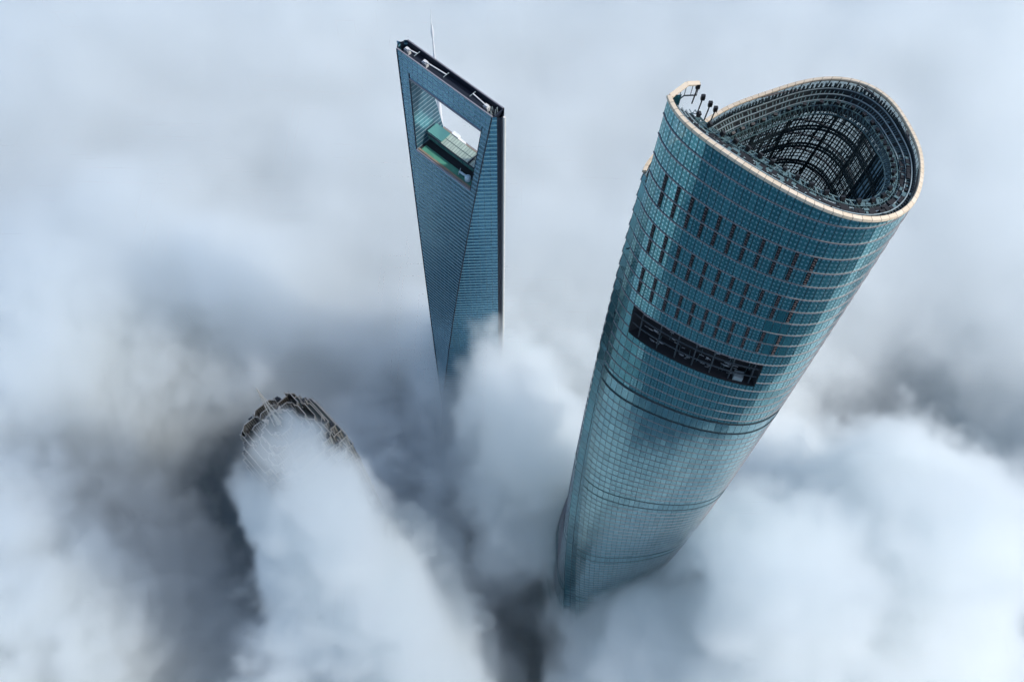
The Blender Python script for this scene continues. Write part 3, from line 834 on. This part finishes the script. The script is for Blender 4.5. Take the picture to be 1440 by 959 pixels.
tag(pz.build('plaza_pavement', plain('brown_paving', (0.27, 0.19, 0.12), 0.85, 0, 0.4, 0.06)), kind='structure')

#@@CLOUDS
# ================================================================== sea of cloud (one volume, density from its own shape and noise)
VOX = 2.0
BX = (-540, 520); BY = (-70, 720); BZ = (60, 440)
H0 = 222.0
SOFT, D0, AMP = 40.0, 0.062, 70.0
BLOBS = [  # x, y, sx, sy, turn (deg), height above (or below) the general cloud top
    (-80, 98, 18, 15, 0, 130), (-64, 84, 38, 28, -40, 125), (-36, 54, 42, 30, -20, 95), (-122, 44, 34, 26, 0, 95),
    (-214, 196, 48, 36, 30, -160), (-188, 140, 36, 48, 0, -110), (-184, 60, 30, 45, 0, -90),
    (0, 178, 36, 29, 0, 135), (-6, 208, 14, 16, 0, 52), (-45, 245, 32, 28, 0, 58), (12, 138, 22, 30, 0, 115),
    (165, 130, 62, 42, 10, 140), (225, 98, 48, 36, 0, 115), (98, 52, 40, 24, 0, 95), (112, 88, 28, 26, 0, 85), (185, 45, 80, 34, 0, 105),
    (322, 246, 74, 50, -10, -155), (335, 108, 30, 34, 0, -80),
    (-190, 290, 36, 32, 0, 80), (-300, 350, 70, 46, 0, 60), (-315, 232, 42, 42, 0, 70), (-268, 85, 55, 60, 0, 75),
    (9, 60, 13, 28, 0, -175), (-14, 100, 13, 30, 14, -50), (-46, 160, 16, 30, 20, -45), (-66, 236, 28, 28, 0, -30),
    (260, 570, 220, 110, 0, -22),
]
TUFTS = [(-13, 222, 12, 8, 0, 42), (-88.5, 112, 8.5, 8, 0, 160), (-90, 121, 5, 5, 0, 70), (-103, 94, 12, 11, 0, 135), (-119, 103, 10, 9, 0, 165)]     # smaller heads of cloud against the pagoda-like tower
def make_clouds():
    ng = bpy.data.node_groups.new('cloud_density', 'GeometryNodeTree')
    ng.interface.new_socket('Geometry', in_out='OUTPUT', socket_type='NodeSocketGeometry')
    N = lambda t, **k: (lambda x: ([setattr(x, a, b) for a, b in k.items()], x)[1])(ng.nodes.new(t))
    def mt(op, a, b=None, c=None, clamp=False):
        x = N('ShaderNodeMath', operation=op, use_clamp=clamp)
        for i, q in enumerate((a, b, c)):
            if q is None: continue
            if hasattr(q, 'links'): ng.links.new(q, x.inputs[i])
            else: x.inputs[i].default_value = q
        return x.outputs[0]
    pos = N('GeometryNodeInputPosition').outputs[0]
    sp = N('ShaderNodeSeparateXYZ'); ng.links.new(pos, sp.inputs[0])
    x, y, z = sp.outputs
    def noise(scale, detail, rough=0.55, vec=pos, lac=2.0):
        t = N('ShaderNodeTexNoise', noise_dimensions='3D'); t.inputs['Scale'].default_value = scale
        t.inputs['Detail'].default_value = detail; t.inputs['Roughness'].default_value = rough; t.inputs['Lacunarity'].default_value = lac
        ng.links.new(vec, t.inputs['Vector']); return t
    wn = noise(0.011, 3)
    wsp = N('ShaderNodeSeparateXYZ'); ng.links.new(wn.outputs['Color'], wsp.inputs[0])
    qx = mt('ADD', x, mt('MULTIPLY', mt('SUBTRACT', wsp.outputs[0], 0.5), 70.0))
    qy = mt('ADD', y, mt('MULTIPLY', mt('SUBTRACT', wsp.outputs[1], 0.5), 70.0))
    wn2 = noise(0.017, 5, 0.62)
    wsp2 = N('ShaderNodeSeparateXYZ'); ng.links.new(wn2.outputs['Color'], wsp2.inputs[0])
    qx = mt('ADD', qx, mt('MULTIPLY', mt('SUBTRACT', wsp2.outputs[0], 0.5), 88.0))
    qy = mt('ADD', qy, mt('MULTIPLY', mt('SUBTRACT', wsp2.outputs[1], 0.5), 88.0))
    far = mt('MULTIPLY', mt('SUBTRACT', 350.0, y), 1 / 160.0, clamp=True)
    amp = mt('MULTIPLY_ADD', far, 0.45, 0.55)
    h = H0
    for (bx, by, sx, sy, a, A) in BLOBS:
        c, s = math.cos(R_(a)), math.sin(R_(a))
        dx = mt('SUBTRACT', qx, float(bx)); dy = mt('SUBTRACT', qy, float(by))
        u = mt('ADD', mt('MULTIPLY', dx, c / sx), mt('MULTIPLY', dy, s / sx))
        v = mt('ADD', mt('MULTIPLY', dx, -s / sy), mt('MULTIPLY', dy, c / sy))
        r2 = mt('ADD', mt('MULTIPLY', u, u), mt('MULTIPLY', v, v))
        e = mt('EXPONENT', mt('MULTIPLY', r2, -0.5))
        h = mt('MULTIPLY_ADD', e, float(A), h)
    rx = mt('ADD', x, mt('MULTIPLY', mt('SUBTRACT', wsp2.outputs[0], 0.5), 24.0))
    ry = mt('ADD', y, mt('MULTIPLY', mt('SUBTRACT', wsp2.outputs[1], 0.5), 24.0))
    for (bx, by, sx, sy, a, A) in TUFTS:
        u = mt('MULTIPLY', mt('SUBTRACT', rx, float(bx)), 1.0 / sx); v = mt('MULTIPLY', mt('SUBTRACT', ry, float(by)), 1.0 / sy)
        e = mt('EXPONENT', mt('MULTIPLY', mt('ADD', mt('MULTIPLY', u, u), mt('MULTIPLY', v, v)), -0.5))
        h = mt('MULTIPLY_ADD', e, float(A), h)
    n1 = noise(0.0115, 6, 0.55).outputs[0]
    big = noise(0.0045, 2, 0.5).outputs[0]
    h = mt('MULTIPLY_ADD', mt('MULTIPLY', mt('SUBTRACT', n1, 0.5), AMP * 2), amp, h)
    h = mt('MULTIPLY_ADD', mt('MULTIPLY', mt('SUBTRACT', big, 0.5), 130.0), amp, h)
    t = mt('MULTIPLY', mt('SUBTRACT', h, z), 1.0 / SOFT)
    wisp = noise(0.033, 8, 0.70).outputs[0]
    wamp = mt('MULTIPLY_ADD', far, 0.86, 0.14)
    t = mt('MULTIPLY_ADD', mt('MULTIPLY', mt('SUBTRACT', wisp, 0.5), 4.9), wamp, t)
    t = mt('MULTIPLY_ADD', t, 1.0, 0.0, clamp=True)
    t = mt('POWER', t, 1.35)
    # underside of the layer
    lo = mt('MULTIPLY', mt('SUBTRACT', z, BZ[0] + 5.0), 1 / 40.0, clamp=True)
    d = mt('MULTIPLY', mt('MULTIPLY', t, lo), mt('MULTIPLY_ADD', far, D0 * .62, D0 * .38))
    thin = mt('MULTIPLY', mt('SUBTRACT', 225.0, z), 1 / 60.0, clamp=True)     # thin mist left in the gaps
    thin = mt('MULTIPLY', thin, mt('MAXIMUM', mt('MULTIPLY', mt('SUBTRACT', h, 70.0), 1 / 90.0, clamp=True), 0.24))
    d = mt('MULTIPLY_ADD', mt('MULTIPLY', thin, lo), 0.0070, d)
    # fade to nothing at the borders of the grid
    vc = N('GeometryNodeVolumeCube')
    ng.links.new(d, vc.inputs['Density'])
    vc.inputs['Background'].default_value = 0.0
    vc.inputs['Min'].default_value = (BX[0], BY[0], BZ[0]); vc.inputs['Max'].default_value = (BX[1], BY[1], BZ[1])
    for k, b in (('X', BX), ('Y', BY), ('Z', BZ)): vc.inputs['Resolution ' + k].default_value = int((b[1] - b[0]) / VOX)
    sm_ = N('GeometryNodeSetMaterial')
    ng.links.new(vc.outputs[0], sm_.inputs[0]); 
    mat = bpy.data.materials.new('cloud_vapour'); mat.use_nodes = True
    t_ = mat.node_tree; t_.nodes.clear()
    o = t_.nodes.new('ShaderNodeOutputMaterial'); pv = t_.nodes.new('ShaderNodeVolumePrincipled')
    pv.inputs['Color'].default_value = (0.960, 0.989, 0.994, 1); pv.inputs['Density'].default_value = 1.0
    pv.inputs['Anisotropy'].default_value = 0.25; pv.inputs['Density Attribute'].default_value = 'density'
    t_.links.new(pv.outputs[0], o.inputs['Volume'])
    sm_.inputs['Material'].default_value = mat
    out = N('NodeGroupOutput'); ng.links.new(sm_.outputs[0], out.inputs[0])
    me = bpy.data.meshes.new('clouds'); me.materials.append(mat)
    ob = bpy.data.objects.new('clouds', me); COL.objects.link(ob)
    md = ob.modifiers.new('density', 'NODES'); md.node_group = ng
    return tag(ob, kind='stuff')
make_clouds()
